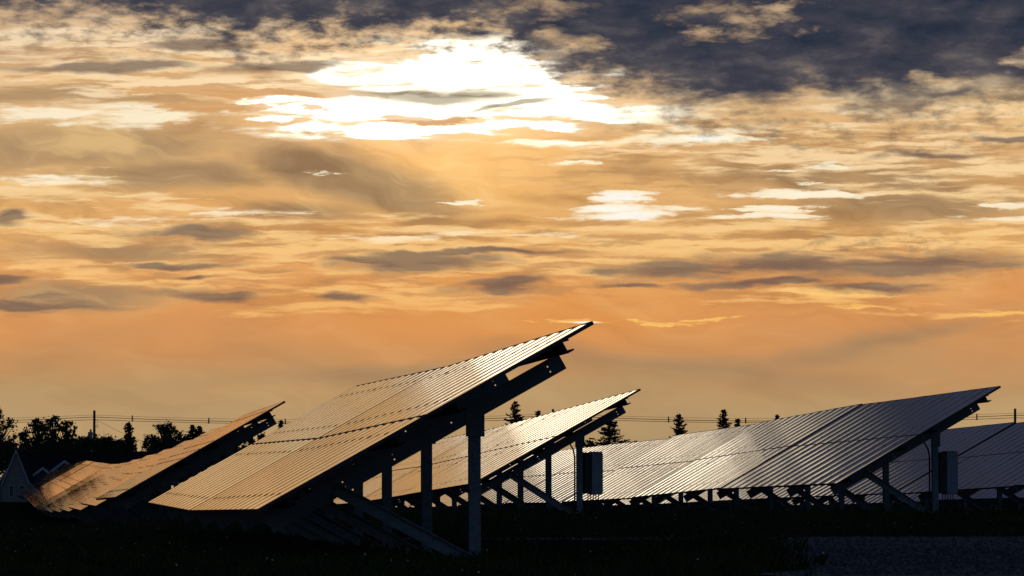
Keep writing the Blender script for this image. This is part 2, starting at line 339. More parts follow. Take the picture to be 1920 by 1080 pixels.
# ================================================================== mesh helpers
class MB:
    """collects faces of one mesh"""
    def __init__(s): s.v = []; s.f = []; s.mi = []
    def face(s, pts, mi=0):
        k = len(s.v); s.v += [tuple(p) for p in pts]; s.f.append(tuple(range(k, k+len(pts)))); s.mi.append(mi)
    def box(s, lo, hi, mi=0, fn=None):
        x0, y0, z0 = lo; x1, y1, z1 = hi
        p = [(x0,y0,z0),(x1,y0,z0),(x1,y1,z0),(x0,y1,z0),(x0,y0,z1),(x1,y0,z1),(x1,y1,z1),(x0,y1,z1)]
        if fn: p = [fn(q_) for q_ in p]
        k = len(s.v); s.v += p
        for a in ((0,3,2,1),(4,5,6,7),(0,1,5,4),(1,2,6,5),(2,3,7,6),(3,0,4,7)):
            s.f.append(tuple(k+i for i in a)); s.mi.append(mi)
    def prism(s, prof, p0, p1, ax, ay, mi=0):
        """closed profile [(a,b)...] swept from p0 to p1, profile axes ax, ay"""
        p0, p1, ax, ay = map(Vector, (p0, p1, ax, ay)); n = len(prof); k = len(s.v)
        for p in (p0, p1): s.v += [tuple(p + ax*a + ay*b) for a, b in prof]
        for i in range(n):
            j = (i+1) % n; s.f.append((k+i, k+j, k+n+j, k+n+i)); s.mi.append(mi)
        s.f.append(tuple(k+i for i in range(n))[::-1]); s.mi.append(mi)
        s.f.append(tuple(k+n+i for i in range(n))); s.mi.append(mi)
    def tube(s, pts, r, n=6, mi=0):
        pts = [Vector(p) for p in pts]; rr = r if isinstance(r, (list, tuple)) else [r]*len(pts); k = len(s.v)
        for i, p in enumerate(pts):
            d = (pts[min(i+1, len(pts)-1)] - pts[max(i-1, 0)]).normalized()
            a = d.cross(Vector((0, 0, 1)) if abs(d.z) < 0.9 else Vector((1, 0, 0))).normalized(); b = d.cross(a)
            for j in range(n):
                t_ = 2*math.pi*j/n; s.v.append(tuple(p + (a*math.cos(t_)+b*math.sin(t_))*rr[i]))
        for i in range(len(pts)-1):
            for j in range(n):
                j2 = (j+1) % n; s.f.append((k+i*n+j, k+i*n+j2, k+(i+1)*n+j2, k+(i+1)*n+j)); s.mi.append(mi)
        s.f.append(tuple(k+j for j in range(n))[::-1]); s.mi.append(mi)
        s.f.append(tuple(k+(len(pts)-1)*n+j for j in range(n))); s.mi.append(mi)
    def mesh(s, name, mats):
        me = bpy.data.meshes.new(name); me.from_pydata(s.v, [], s.f)
        for m in (mats if isinstance(mats, (list, tuple)) else [mats]): me.materials.append(m)
        me.polygons.foreach_set('material_index', s.mi); me.update()
        bm = bmesh.new(); bm.from_mesh(me); bmesh.ops.recalc_face_normals(bm, faces=bm.faces); bm.to_mesh(me); bm.free()
        return me
def link(name, me, parent=None, mat=None):
    o = bpy.data.objects.new(name, me); C.objects.link(o)
    if parent is not None: o.parent = parent
    if mat is not None: o.matrix_local = mat
    return o
def tag(o, label, cat, group=None):
    o['label'] = label; o['category'] = cat
    if group: o['group'] = group
    return o
def empty(name, mw):
    o = bpy.data.objects.new(name, None); C.objects.link(o); o.empty_display_size = 0.3
    o.matrix_world = mw if isinstance(mw, Matrix) else Matrix.Translation(mw)
    return o

# ================================================================== site frame
TH = R(6.6786)                                   # bearing of the rows, west of the view direction
Q = Vector((math.cos(TH), math.sin(TH), 0))      # across the rows
RW = Vector((-math.sin(TH), math.cos(TH), 0))    # along the rows
def site(X, d, z=0.0): return Q*X + RW*d + Vector((0, 0, z))
# height of the tables' lower edge over the eye along each row (surveyed profile)
PROF = {
 2.9:  ([40, 47.1, 61.8, 76.5, 94, 97, 110, 123.5, 148, 165, 186, 205, 236, 263, 278, 293, 311, 340],
        [-.2, -.206, -.284, -.22, -.115, -.13, -.29, -.496, -.679, -.78, -.873, -.883, -.568, -.331, -.37, -.403, -.30, -.3]),
 10.2: ([40, 60, 76, 93.9, 103.5, 113.5, 120.8, 140, 160, 186, 205, 236, 263, 340],
        [-.2, -.28, -.2, .125, -.02, -.223, -.335, -.52, -.67, -.84, -.85, -.58, -.35, -.3]),
 17.5: ([40, 60, 76, 93.2, 103.7, 113.9, 123.5, 135.9, 158.2, 171.8, 190, 205, 236, 340],
        [-.2, -.28, -.2, .10, .048, -.133, -.287, -.411, -.53, -.68, -.8, -.82, -.58, -.3]),
 24.8: ([40, 60, 76, 94, 107.5, 115.2, 118.5, 127.2, 135, 158, 172, 190, 236, 340],
        [-.2, -.28, -.2, .12, .04, -.088, -.139, -.223, -.30, -.50, -.66, -.78, -.55, -.3]),
}
PX = sorted(PROF)
def low_edge(X, d):                              # relative to the eye
    vals = [np.interp(d, *PROF[k]) for k in PX]
    return float(np.interp(X, PX, vals))
def clear(X, d): return float(np.interp(d, [76, 92], [0.515, 0.63]))
def gz(X, d):                                    # ground height in the world
    if d > 340: return CAMH - 0.95 + min(0.5, (d-340)*0.0012)*0
    return CAMH + low_edge(X, d) - clear(X, d)

# ================================================================== setting: ground, gravel
def sheet(name, xs, ds, zoff, mat, wob=0.0):
    v = []; f = []
    for j, d in enumerate(ds):
        for i, x in enumerate(xs):
            z = gz(x, d) + zoff
            if wob: z += wob*(math.sin(x*1.7+d*.9)+math.sin(x*.63-d*1.3))*0.5
            v.append(tuple(site(x, d, z)))
    n = len(xs)
    for j in range(len(ds)-1):
        for i in range(n-1):
            a = j*n+i; f.append((a, a+1, a+n+1, a+n))
    me = bpy.data.meshes.new(name); me.from_pydata(v, [], f); me.materials.append(mat); me.update()
    for p in me.polygons: p.use_smooth = True
    o = link(name, me); o['kind'] = 'structure'; return o
xs = [-3000, -800, -200, -80, -40, -25] + [float(x) for x in np.arange(-16, 60, 1.5)] + [75, 120, 300, 900, 3000]
ds = [-300, -60, -10, 10, 20] + [float(x) for x in np.arange(28, 345, 1.5)] + [380, 450, 600, 900, 1500, 3000, 6000]
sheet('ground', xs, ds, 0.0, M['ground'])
# gravel lane between the two blocks of tables; its left edge is overgrown
def lane_edge(d): return 6.8 + (d-38)*.165 + .25*np.sin(d*.8) + .15*np.sin(d*2.1)
def gravel():
    v = []; f = []; rows = []
    for d in np.arange(30, 70.01, 1.0):
        x0 = lane_edge(d)
        if d > 67.5: x0 = 6.5
        rows.append((d, x0))
    nx = 24
    for d, x0 in rows:
        for i in range(nx+1):
            x = x0 + (46-x0)*(i/nx)**1.5; v.append(tuple(site(x, float(d), gz(x, d)+0.012)))
    for j in range(len(rows)-1):
        for i in range(nx):
            a = j*(nx+1)+i; f.append((a, a+1, a+nx+2, a+nx+1))
    me = bpy.data.meshes.new('gravel_lane'); me.from_pydata(v, [], f); me.materials.append(M['gravel']); me.update()
    o = link('gravel_lane', me); o['kind'] = 'structure'
gravel()

# ================================================================== solar tables
TILT = R(29.3); CT, ST = math.cos(TILT), math.sin(TILT)
LEN = 3.96; NMOD = 14; MP = 1.045; TLEN = 14*MP
def pt(s, v, n, h): return Vector((s*CT - n*ST, v, h + s*ST + n*CT))       # slope coordinates to table coordinates
SV = Vector((CT, 0, ST)); NV = Vector((-ST, 0, CT)); VV = Vector((0, 1, 0)); ZV = Vector((0, 0, 1)); XV = Vector((1, 0, 0))
MW, ML, FT = 1.022, 1.974, 0.04; SG = .009
RIM = 0.010; REC = 0.0018; SAG = 0.0038
def glass_into(b, mi=0, REC=REC, SAG=SAG):
    # toughened glass sags a millimetre or so between its long frame edges
    n = 8; k = len(b.v)
    for i in range(n+1):
        y = RIM + (MW-2*RIM)*i/n; c = 2*i/n-1; z = -REC - SAG*(1-c*c)
        b.v += [(RIM, y, z), (ML-RIM, y, z)]
    for i in range(n): b.f.append((k+2*i, k+2*i+1, k+2*i+3, k+2*i+2)); b.mi.append(mi)
    b.face([(RIM, RIM, -.012), (RIM, MW-RIM, -.012), (ML-RIM, MW-RIM, -.012), (ML-RIM, RIM, -.012)], mi+1)
def glass_mesh(name, b, mats):
    me = bpy.data.meshes.new(name); me.from_pydata(b.v, [], b.f)
    for k in mats: me.materials.append(M[k])
    me.polygons.foreach_set('material_index', b.mi)
    me.polygons.foreach_set('use_smooth', [m == 0 for m in b.mi]); me.update()
    return me
def module_glass():
    b = MB(); glass_into(b); return glass_mesh('solar_panel', b, ('glass', 'backsheet'))
def frame_into(b, mi=0):
    b.box((0, 0, -FT), (ML, RIM, 0), mi); b.box((0, MW-RIM, -FT), (ML, MW, 0), mi)
    b.box((0, RIM, -FT), (RIM, MW-RIM, 0), mi); b.box((ML-RIM, RIM, -FT), (ML, MW-RIM, 0), mi)
def module_frame():
    b = MB(); frame_into(b); return b.mesh('panel_frame', M['frame'])
CL = [0.33, 1.62, 2.34, 3.58]                       # purlin lines up the slope
def clamp_into(b, s0, y0, mi=0):
    b.box((s0-.026, y0-.026, .0005), (s0+.026, y0+.004, .0036), mi)
    b.box((s0-.045, y0-.015, -.04), (s0+.045, y0-.005, .001), mi)
def module_full(lower, clamps, flat):
    b = MB(); frame_into(b, 2); glass_into(b, 0, *((.0008, .0008) if flat else (REC, SAG)))
    if clamps:
        for s in CL[:2] if lower else CL[2:]: clamp_into(b, s - (0 if lower else ML+SG), 0.0, 2)
    return glass_mesh('solar_panel', b, ('glass', 'backsheet', 'frame'))
G_GLASS = module_glass(); G_FRAME = module_frame()
G_FULL = {(lo, c, fl): module_full(lo, c, fl) for lo in (True, False) for c in (True, False) for fl in (True, False)}
_b = MB(); clamp_into(_b, 0, 0); G_CLAMP = _b.mesh('clamp', M['frame'])

def cprof(h, w, t=.006, lip=.02):                    # C channel: web on a=0, flanges to +a, height b from 0 to h
    return [(0,0),(w,0),(w,lip),(w-t,lip),(w-t,t),(t,t),(t,h-t),(w-t,h-t),(w-t,h-lip),(w,h-lip),(w,h),(0,h)]
PH, RH = 0.13, 0.185                                 # purlin and rafter depths
FR_V = [1.7, 6.9, 12.1]
_cache = {}
def table_meshes(h):
    """meshes of the steelwork for a table whose lower edge is h above ground"""
    key = round(h, 3)
    if key in _cache: return _cache[key]
    out = {}
    pl = []
    for k, s in enumerate(CL):
        b = MB(); v0, v1 = (0.03, TLEN-.03) if k == 3 else (0.30, TLEN-.30)
        b.prism(cprof(PH, .07, .005, .018), pt(s, v0, -FT-.001-PH, h), pt(s, v1, -FT-.001-PH, h), SV, NV)
        pl.append(b.mesh('purlin', M['galv']))
    out['purlin'] = pl
    nr = -FT-.002-PH-RH
    fr = []
    for v0 in FR_V:
        b = MB(); fn = lambda p: tuple(pt(p[0], v0+p[1], nr+p[2], h))
        b.box((.12, .007, 0), (3.70, .06, .007), 0, fn); b.box((.12, .007, RH-.007), (3.70, .06, RH), 0, fn)
        b.box((.12, .053, .007), (3.70, .06, .02), 0, fn); b.box((.12, .053, RH-.02), (3.70, .06, RH-.007), 0, fn)
        x_ = .12; hd = .008
        for hs in (.40, 1.02, 1.62, 2.34, 3.53):
            b.box((x_, 0, 0), (hs-hd, .0068, RH), 0, fn); x_ = hs+hd
            zz = [0]+[q_ for c_ in ((.055, .115) if hs != 2.34 else (.10,)) for q_ in (c_-hd, c_+hd)]+[RH]
            for a_ in range(0, len(zz), 2): b.box((hs-hd, 0, zz[a_]), (hs+hd, .0068, zz[a_+1]), 0, fn)
        b.box((x_, 0, 0), (3.70, .0068, RH), 0, fn); raf = b.mesh('rafter', M['galv'])
        # post: H pile of 120 mm, behind the rafter's web
        zt = pt(2.62, 0, nr+RH*.7, h).z; xp = 2.42; b = MB(); w = .062; y0 = v0+.012; tt = .008
        pr = [(-w,0),(w,0),(w,tt),(tt/2,tt),(tt/2,.124-tt),(w,.124-tt),(w,.124),(-w,.124),(-w,.124-tt),(-tt/2,.124-tt),(-tt/2,tt),(-w,tt)]
        b.prism(pr, (xp, y0, -.5), (xp, y0, zt), XV, VV); post = b.mesh('post', M['galv2'])
        zb = pt(2.62, 0, nr, h).z
        b = MB(); b.box((xp-.10, v0-.012, zb-.20), (xp+.10, v0-.003, zb+.10))
        for bx in (-.06, .06):
            for bz in (-.15, -.08): b.tube([(xp+bx, v0-.025, zb+bz), (xp+bx, v0-.012, zb+bz)], .012, 6)
        plate = b.mesh('bracket_plate', M['galv'])
        p0 = pt(.95, v0, nr+.04, h); p1 = Vector((2.30, v0, .0)); dr = (p1-p0).normalized(); p1 = p1 + dr*.10; p0 = p0-dr*.06
        nn = VV.cross(dr); nn = nn if nn.z > 0 else -nn
        b = MB(); b.prism([(-a, c-.07) for a, c in cprof(.14, .055, .006, .015)], p0-VV*.02, p1-VV*.02, VV, nn); brace = b.mesh('brace', M['galv2'])
        fr.append((raf, post, plate, brace))
    out['frames'] = fr
    _cache[key] = out
    return out

def solar_table(X, d0, label, group, detail, end_rail=False, gap=0.35, roll=0.0, tilt_off=0.0, cat='solar table', dz=None):
    z0 = CAMH + low_edge(X, d0); z1 = CAMH + low_edge(X, d0+TLEN)
    if dz: z0 += dz[0]; z1 += dz[1]
    u = (RW*TLEN + Vector((0, 0, z1-z0))).normalized()
    w = Q.cross(u).normalized()
    h = round(clear(X, d0)/.05)*.05 if d0 > 80 else 0.515
    org = site(X, d0, z0) - w*h
    mw = Matrix.Translation(org) @ Matrix((Q, u, w)).transposed().to_4x4()
    t = empty('solar_table', mw); tag(t, label, cat, group)
    G = table_meshes(h)
    K = Matrix.Translation((0, 0, h)) @ Matrix.Rotation(R(tilt_off), 4, 'Y') @ Matrix.Translation((0, 0, -h))
    for i in range(NMOD):
        for lo in (True, False):
            s0 = 0.0 if lo else ML+SG
            v0 = .01 + i*MP
            jt = .015 if X < 5 else .05; ty = -TILT + R(random.gauss(0, jt)); tx = R(random.gauss(0, jt))
            lm = K @ Matrix.Translation(pt(s0, v0, 0, h)) @ Matrix.Rotation(ty, 4, 'Y') @ Matrix.Rotation(tx, 4, 'X')
            if detail == 2:
                p = link('solar_panel', G_GLASS, t, lm)
                link('panel_frame', G_FRAME, p)
                if i > 0:
                    for s in (CL[:2] if lo else CL[2:]): link('clamp', G_CLAMP, p, Matrix.Translation((s-s0, 0, 0)))
            else:
                link('solar_panel', G_FULL[(lo, i > 0, X < 5)], t, lm)
    for m in G['purlin']: link('purlin', m, t, K)
    for raf, post, plate, brace in G['frames']:
        link('rafter', raf, t, K); po = link('post', post, t); link('brace', brace, t); link('bracket_plate', plate, po)
    return t
def detail_tilt(k): return 0.05

PITCH = 14.72
ORD = ['nearest', 'second', 'third', 'fourth', 'fifth', 'sixth', 'seventh', 'eighth', 'ninth', 'tenth', 'eleventh', 'twelfth', 'thirteenth', 'fourteenth', 'fifteenth']
T_main = solar_table(2.9, 47.1, 'large solar table nearest the viewer, its tip highest against the orange sky', 'tilted solar tables on steel posts', 2, True)
solar_table(2.9, 47.1+14.82, 'solar table joined behind the large foreground one, past the wide dark seam', 'tilted solar tables on steel posts', 2)
rows = [(2.9, 15, 'in the far left row dipping down the slope'),
        (10.2, 11, 'in the golden middle row behind the foreground posts'),
        (17.5, 8, 'in the long right row turning gold to slate'),
        (24.8, 6, 'in the slate blue row at the right edge'),
        (32.1, 6, 'in the rearmost row glimpsed under the right rows')]
jr = random.Random(5)
for X, n, txt in rows:
    for k in range(n):
        d0 = 93.9 + k*PITCH
        if X > 30 and k == 0: continue
        lab = f"{ORD[k]} table {'' if k == 0 else 'back '}{txt}"
        dz = (jr.uniform(-.02, .02), jr.uniform(-.02, .02)) if k > 0 else (0, 0)
        if 16 < X < 19: d0 = 92.7 + k*14.72
        if 16 < X < 19: dz = (dz[0]+.03, dz[1]+.03)
        if X > 24: dz = (dz[0]+.07, dz[1]+.07)
        if X < 5:      # stepped rather than sloped from table to table
            dl = low_edge(X, d0+TLEN) - low_edge(X, d0)
            want = dl*.4 if d0 < 105 else .02 if d0 < 186 else dl
            dz = ((dl-want)/2, -(dl-want)/2)
        solar_table(X, d0, lab, 'tilted solar tables on steel posts', 1, True, dz=dz, tilt_off=(-.35 if X < 5 else -.9 if 16 < X < 19 and k < 3 else 0)+(jr.gauss(0, .10) if k else 0))

# ================================================================== inverter cabinets on the right of two near posts
def cabinet(X, d0, label):
    zg = gz(X+2.42, d0+1.95)
    xp = X + 2.42; o = site(xp+.075, d0+1.95+.07, zg)
    t = empty('inverter_cabinet', Matrix.Translation(o) @ Matrix((Q, RW, ZV)).transposed().to_4x4())
    tag(t, label, 'inverter', 'grey inverter cabinets on table posts')
    z0, z1 = .42, 1.32
    b = MB(); b.box((.05, -.16, z0+.02), (.19, .34, z1-.02))
    for k in range(9): b.box((.045, -.13+k*.052, z0+.05), (.052, -.12+k*.052, z1-.05))
    link('heat_sink', b.mesh('heat_sink', M['cabinet_dark']), t)
    b = MB(); b.box((.193, -.18, z0), (.42, .36, z1))
    me = b.mesh('enclosure', M['cabinet']); e = link('enclosure', me, t); bv = e.modifiers.new('bevel', 'BEVEL'); bv.width = .012; bv.segments = 2
    b = MB(); b.box((.424, -.15, z0+.04), (.434, .33, z1-.04)); link('door', b.mesh('door', M['cabinet']), e)
    b = MB()
    for zz in (z0+.18, z1-.03):
        b = MB(); b.box((-.02, -.10, zz-.02), (.05, .0, zz+.015)); link('mounting_rail', b.mesh('mounting_rail', M['galv']), t)
    for k in range(5):
        b = MB(); x = .14+k*.055
        dn = .30 + .05*(k % 3)
        b.tube([(x, .02, z0), (x, .02, z0-.10), (x-.03, .0, z0-dn*.7), (x-.12, -.01, z0-dn), (.0, -.02, z0-dn-.05+.02*k)], .011, 5)
        link('cable', b.mesh('cable', M['cable']), t)
    b = MB(); ring = [(.20+.12*math.cos(a), -.02, z0-.24+.11*math.sin(a)) for a in np.linspace(0, 2*math.pi*1.0, 18)]
    b.tube(ring, .014, 5); link('cable_coil', b.mesh('cable_coil', M['cable']), t)
    b = MB(); b.tube([(-.34, -.03, 1.62), (-.26, -.05, 1.50), (-.18, -.06, 1.36), (-.15, -.06, 1.2), (-.15, -.06, .2)], .018, 6)
    link('conduit', b.mesh('conduit', M['cable']), t)
    return t
cabinet(10.2, 93.9, 'tall grey inverter cabinet on the near post of the golden middle row')
cabinet(17.5, 92.7, 'tall grey inverter cabinet on the near post of the slate blue right row')

# ================================================================== far power line
def far(px, Y, h=0.0):            # bearing (hundredths of a chart unit right of the rows' left limit) and distance
    a = (px-960)/FPX; return Vector((a*Y, Y, h))
GZF = CAMH - 0.95
POLE_Y = 490.0
poles = []
for i, (x, top) in enumerate([(-38.6, 8.95), (10.2-.2-54.3, 9.05)][:0] + [(-44.3-48.6, 9.0), (-44.3, 9.05), (4.35, 9.2), (53.36, 9.25), (102, 9.3)]):
    poles.append((x, top))
labs = ['', 'wooden utility pole carrying a grey transformer at the left', 'wooden utility pole whose top pokes above the middle row of panels', 'bare wooden utility pole near the right edge', '']
for (x, top), lab in zip(poles, labs):
    if not lab: continue
    t = empty('utility_pole', Vector((x, POLE_Y, GZF-.1))); tag(t, lab, 'utility pole', 'wooden utility poles')
    b = MB(); b.tube([(0, 0, 0), (0, 0, 4), (0, 0, top-GZF+.1)], [.19, .16, .13], 10); link('pole_shaft', b.mesh('pole_shaft', M['wood']), t)
    tz = top - GZF + .1
    b = MB()
    for zz in (.62, .80): b.box((-.03, -.25, tz-zz-.03), (.03, -.10, tz-zz+.03)); 
    b.tube([(0, -.25, tz-.62), (0, -.25, tz-.5)], .05, 8); b.tube([(0, -.25, tz-.92), (0, -.25, tz-.8)], .05, 8)
    link('insulator_bracket', b.mesh('insulator_bracket', M['galv']), t)
    if x < -10:
        b = MB(); b.tube([(-.42, 0, tz-3.15), (-.42, 0, tz-3.1), (-.42, 0, tz-2.35), (-.42, 0, tz-2.28)], [.22, .26, .26, .24], 14)
        b.tube([(-.42, -.05, tz-2.28), (-.42, -.05, tz-1.98)], .06, 8); b.tube([(-.32, .1, tz-2.28), (-.32, .1, tz-2.05)], .05, 8)
        b.box((-.2, -.06, tz-3.0), (.0, .06, tz-2.9)); b.box((-.2, -.06, tz-2.55), (.0, .06, tz-2.45))
        link('transformer', b.mesh('transformer', M['cabinet']), t)
        b = MB(); b.tube([(.0, -.1, tz-.9), (.34, -.1, tz-1.2), (.34, -.1, tz-1.55)], .02, 5)
        b.tube([(.34+.12*math.cos(a), -.1, tz-1.68+.13*math.sin(a)) for a in np.linspace(.5, 5.8, 9)], .025, 5)
        b.tube([(.0, -.1, tz-1.7), (.24, -.1, tz-1.7)], .03, 5)
        link('cutout_fuse', b.mesh('cutout_fuse', M['galv']), t)
def wire(p0, p1, sag, r, label, group='overhead wires between the poles'):
    pts = []; n = 24
    for i in range(n+1):
        a = i/n; p = Vector(p0).lerp(Vector(p1), a); p.z -= sag*4*a*(1-a); pts.append(p)
    b = MB(); b.tube(pts, r, 5); me = b.mesh('overhead_wire', M['wire'])
    o = link('overhead_wire', me); tag(o, label, 'wire', group); return pts
spans = ['left of the transformer pole', 'between the transformer pole and the middle pole', 'between the middle pole and the right pole', 'right of the rightmost pole']
for k in range(len(poles)-1):
    (x0, t0), (x1, t1) = poles[k], poles[k+1]
    wire((x0, POLE_Y-.1, t0-.5+.02), (x1, POLE_Y-.1, t1-.48), .55, .014, 'thin uppermost wire '+spans[k])
    a = wire((x0, POLE_Y-.3, t0-.70), (x1, POLE_Y-.3, t1-.70), .60, .032, 'thicker middle wire '+spans[k])
    c = wire((x0, POLE_Y-.3, t0-.98), (x1, POLE_Y-.3, t1-.98), .50, .026, 'lowest wire '+spans[k])
    for j, fr_ in enumerate((.10, .27, .45, .62, .80, .93)):
        i = int(fr_*24); p, q_ = a[i], c[i]
        if k == 0 and fr_ < .5: continue
        if k == 3 and j > 1: continue
        b = MB(); b.box((-.06, -.05, -(p.z-q_.z)-.08), (.06, .05, .34))
        b.box((-.09, -.06, -.05), (.09, .06, .05)); b.box((-.09, -.06, -(p.z-q_.z)-.05), (.09, .06, -(p.z-q_.z)+.05))
        o = link('cable_spacer', b.mesh('cable_spacer', M['wire'])); o.location = p
        tag(o, f"{ORD[j].replace('nearest', 'first')} dark spacer from the left on wires {spans[k]}", 'cable spacer', 'spacers holding the wires apart')
# service drop running down right of the transformer pole
wire((-44.1, POLE_Y-.2, 8.1), (-32, POLE_Y-20, 4.0), .5, .016, 'slack service wire dropping right from the transformer pole')

# ================================================================== trees
def leaf_cloud(centres, radii, n, size, rng, flat=0.6, up=0.0):
    """n leaf sprays spread through lumps; returns an array of quads"""
    k = rng.integers(0, len(centres), n)
    dirs = rng.normal(size=(n, 3)); dirs /= np.linalg.norm(dirs, axis=1)[:, None]
    rad = radii[k][:, None] * np.minimum(1.9, np.abs(rng.normal(size=(n, 1)))*.75)
    c = centres[k] + dirs*rad*np.array([1, 1, flat])
    a = rng.normal(size=(n, 3)); a /= np.linalg.norm(a, axis=1)[:, None]
    b = np.cross(a, rng.normal(size=(n, 3))); b /= np.linalg.norm(b, axis=1)[:, None]
    s = size*(0.5+rng.random((n, 1)))
    return np.stack([c-a*s, c-b*s*.55, c+a*s, c+b*s*.55], axis=1)
def quads_obj(name, q_, mat, parent):
    n = len(q_); me = bpy.data.meshes.new(name)
    me.vertices.add(n*4); me.vertices.foreach_set('co', q_.reshape(-1).astype(np.float32))
    me.loops.add(n*4); me.loops.foreach_set('vertex_index', np.arange(n*4, dtype=np.int32))
    me.polygons.add(n); me.polygons.foreach_set('loop_start', np.arange(0, n*4, 4, dtype=np.int32))
    me.materials.append(mat); me.update(calc_edges=True)
    return link(name, me, parent)
def broad_tree(x, Y, top, wid, seed, label, group='trees behind the solar field', dens=1.0, lean=0.0, size=.17, lumps=26):
    rng = np.random.default_rng(seed); g = GZF; H = top - g; lumps = int(lumps*3.2)
    t = empty('broadleaf_tree', Vector((x, Y, g))); tag(t, label, 'tree', group)
    b = MB(); b.tube([(0, 0, -.2), (.1, 0, H*.3), (lean*.5, 0, H*.6), (lean, 0, H*.93)], [H*.028, H*.022, H*.012, .02], 7)
    cs = []; rs = []
    for i in range(lumps):
        f = rng.random()**.8; z = H*(.22+.74*f); env = wid*.5*math.sqrt(max(.02, 1-((f-.34)/.67)**2))
        a = rng.random()*6.28; rr = env*rng.random()**.6; r_ = wid*(.045+.075*rng.random())*(1.2-.4*f)
        p = (math.cos(a)*rr+lean*f, math.sin(a)*rr*.7, z); cs.append(p); rs.append(r_)
        b.tube([(lean*f*.6, 0, z*.72), (p[0]*.6, p[1]*.6, z*.86), p], [H*.010, H*.006, .012], 5)
    link('trunk', b.mesh('trunk', M['bark']), t)
    q_ = leaf_cloud(np.array(cs), np.array(rs), int(5600*dens), size*.66, rng, .85)
    quads_obj('crown', q_, M['leaf'], t)
    return t
def conifer(x, Y, top, wid, seed, label, group='conifers behind the solar field', lean=0.0, ragged=.35, base=.1, tiers=30):
    rng = np.random.default_rng(seed); g = GZF; H = top - g
    t = empty('conifer', Vector((x, Y, g))); tag(t, label, 'conifer', group)
    b = MB(); b.tube([(0, 0, -.2), (lean*.25, 0, H*.5), (lean, 0, H)], [H*.024, H*.013, .015], 7)
    qs = []
    for i in range(tiers):
        f = i/(tiers-1); z = H*(base+(1-base)*f*.985)
        L = wid*.5*(1-f)**.8*(1+ragged*rng.normal()*.8)+.12
        cx = lean*f**1.5
        for k in range(9):
            a = k/8*6.28+rng.random(); l_ = max(.1, L*(.6+.55*rng.random())); drop = l_*(-.25+.5*rng.random())
            z = H*(base+(1-base)*min(.985, max(0, f+(rng.random()-.5)*1.6/tiers)))
            p0 = np.array([cx, 0, z]); p1 = np.array([cx+math.cos(a)*l_, math.sin(a)*l_, z-drop+l_*.18])
            b.tube([tuple(p0), tuple(p1)], [.025, .01], 4)
            m = max(4, int(19*l_)); tt = rng.random((m, 1))**.8
            c = p0+(p1-p0)*tt+rng.normal(size=(m, 3))*.07*(1.2-tt)
            d_ = (p1-p0)/np.linalg.norm(p1-p0); a_ = d_+rng.normal(size=(m, 3))*.6; a_ /= np.linalg.norm(a_, axis=1)[:, None]
            b_ = np.cross(a_, rng.normal(size=(m, 3))); b_ /= np.linalg.norm(b_, axis=1)[:, None]
            s = .13*(.6+rng.random((m, 1)))
            qs.append(np.stack([c-a_*s, c-b_*s*.4, c+a_*s, c+b_*s*.4], axis=1))
    link('trunk', b.mesh('trunk', M['bark']), t)
    quads_obj('crown', np.concatenate(qs), M['needle'], t)
    return t
TY = 420.0; PX_M = FPX/TY
def tx(px): return (px-960)/PX_M
def tz(py): return CAMH + (917-py)/PX_M
L = [
 ('b', -6, 762, 52, 'tall broadleaf tree cut off by the left edge of the picture'),
 ('b', 42, 806, 30, 'small thin tree between the edge tree and the twin trees at left'),
 ('b', 70, 780, 42, 'upright broadleaf tree with a notched top, left of the round one'),
 ('b', 100, 777, 44, 'tall dense tree left of the pole with a pointed crown'),
 ('b', 126, 786, 40, 'rounded tree leaning right, beside the tall dense one'),
 ('b', 158, 817, 50, 'low dark tree under the transformer'),
 ('b', 200, 818, 60, 'low bushy tree just right of the transformer pole'),
 ('b', 226, 822, 40, 'low bushy tree between the pole and the thin conifer'),
 ('c', 243, 793, 34, 'thin ragged conifer left of the gap in the far trees'),
 ('b', 285, 812, 42, 'shoulder of low tree left of the big round tree'),
 ('b', 313, 789, 60, 'big round airy tree right of the gap in the far trees'),
 ('b', 345, 812, 40, 'low tree filling in between round tree and pointed pair'),
 ('c', 361, 797, 34, 'left conifer of the pointed pair beside the panels'),
 ('c', 374, 800, 30, 'right conifer of the pointed pair beside the panels'),
 ('b', 468, 818, 36, 'dark bush seen under the tip of the far left row'),
 ('b', 488, 810, 34, 'taller dark bush seen under the tip of the far left row'),
 ('c', 527, 789, 14, 'tiny conifer tip above the foreground table, left side'),
 ('c', 966, 753, 46, 'spiky conifer just right of the foreground posts'),
 ('c', 1009, 771, 18, 'tiny conifer tip left of the middle pole'),
 ('c', 1143, 782, 62, 'broad dark conifer under the tip of the middle row'),
 ('b', 1102, 822, 30, 'low shrub left of the broad dark conifer'),
 ('c', 1273, 777, 40, 'ragged conifer standing alone over the right row, leftmost'),
 ('c', 1350, 768, 38, 'leaning conifer with a bent tip over the right row'),
 ('c', 1371, 786, 26, 'short bent conifer touching the leaning one on its right'),
 ('c', 1447, 779, 16, 'small bent conifer tip at the ridge of the right row'),
]
for i, (k, px, py, w, lab) in enumerate(L):
    Y = TY + (i*7 % 5)*3
    sc = Y/TY
    if k == 'b':
        broad_tree(tx(px)*sc, Y, CAMH+(917-py)/PX_M*sc, w/PX_M*1.6, 100+i, lab, dens=1.0 if w > 35 else .6, lumps=30 if w > 35 else 16, size=.15)
    else:
        conifer(tx(px)*sc, Y, CAMH+(917-py)/PX_M*sc, w/PX_M*2.15, 200+i, lab, lean={1350: .35, 1371: .6, 1447: .5, 243: -.1}.get(px, .0), ragged=.30)
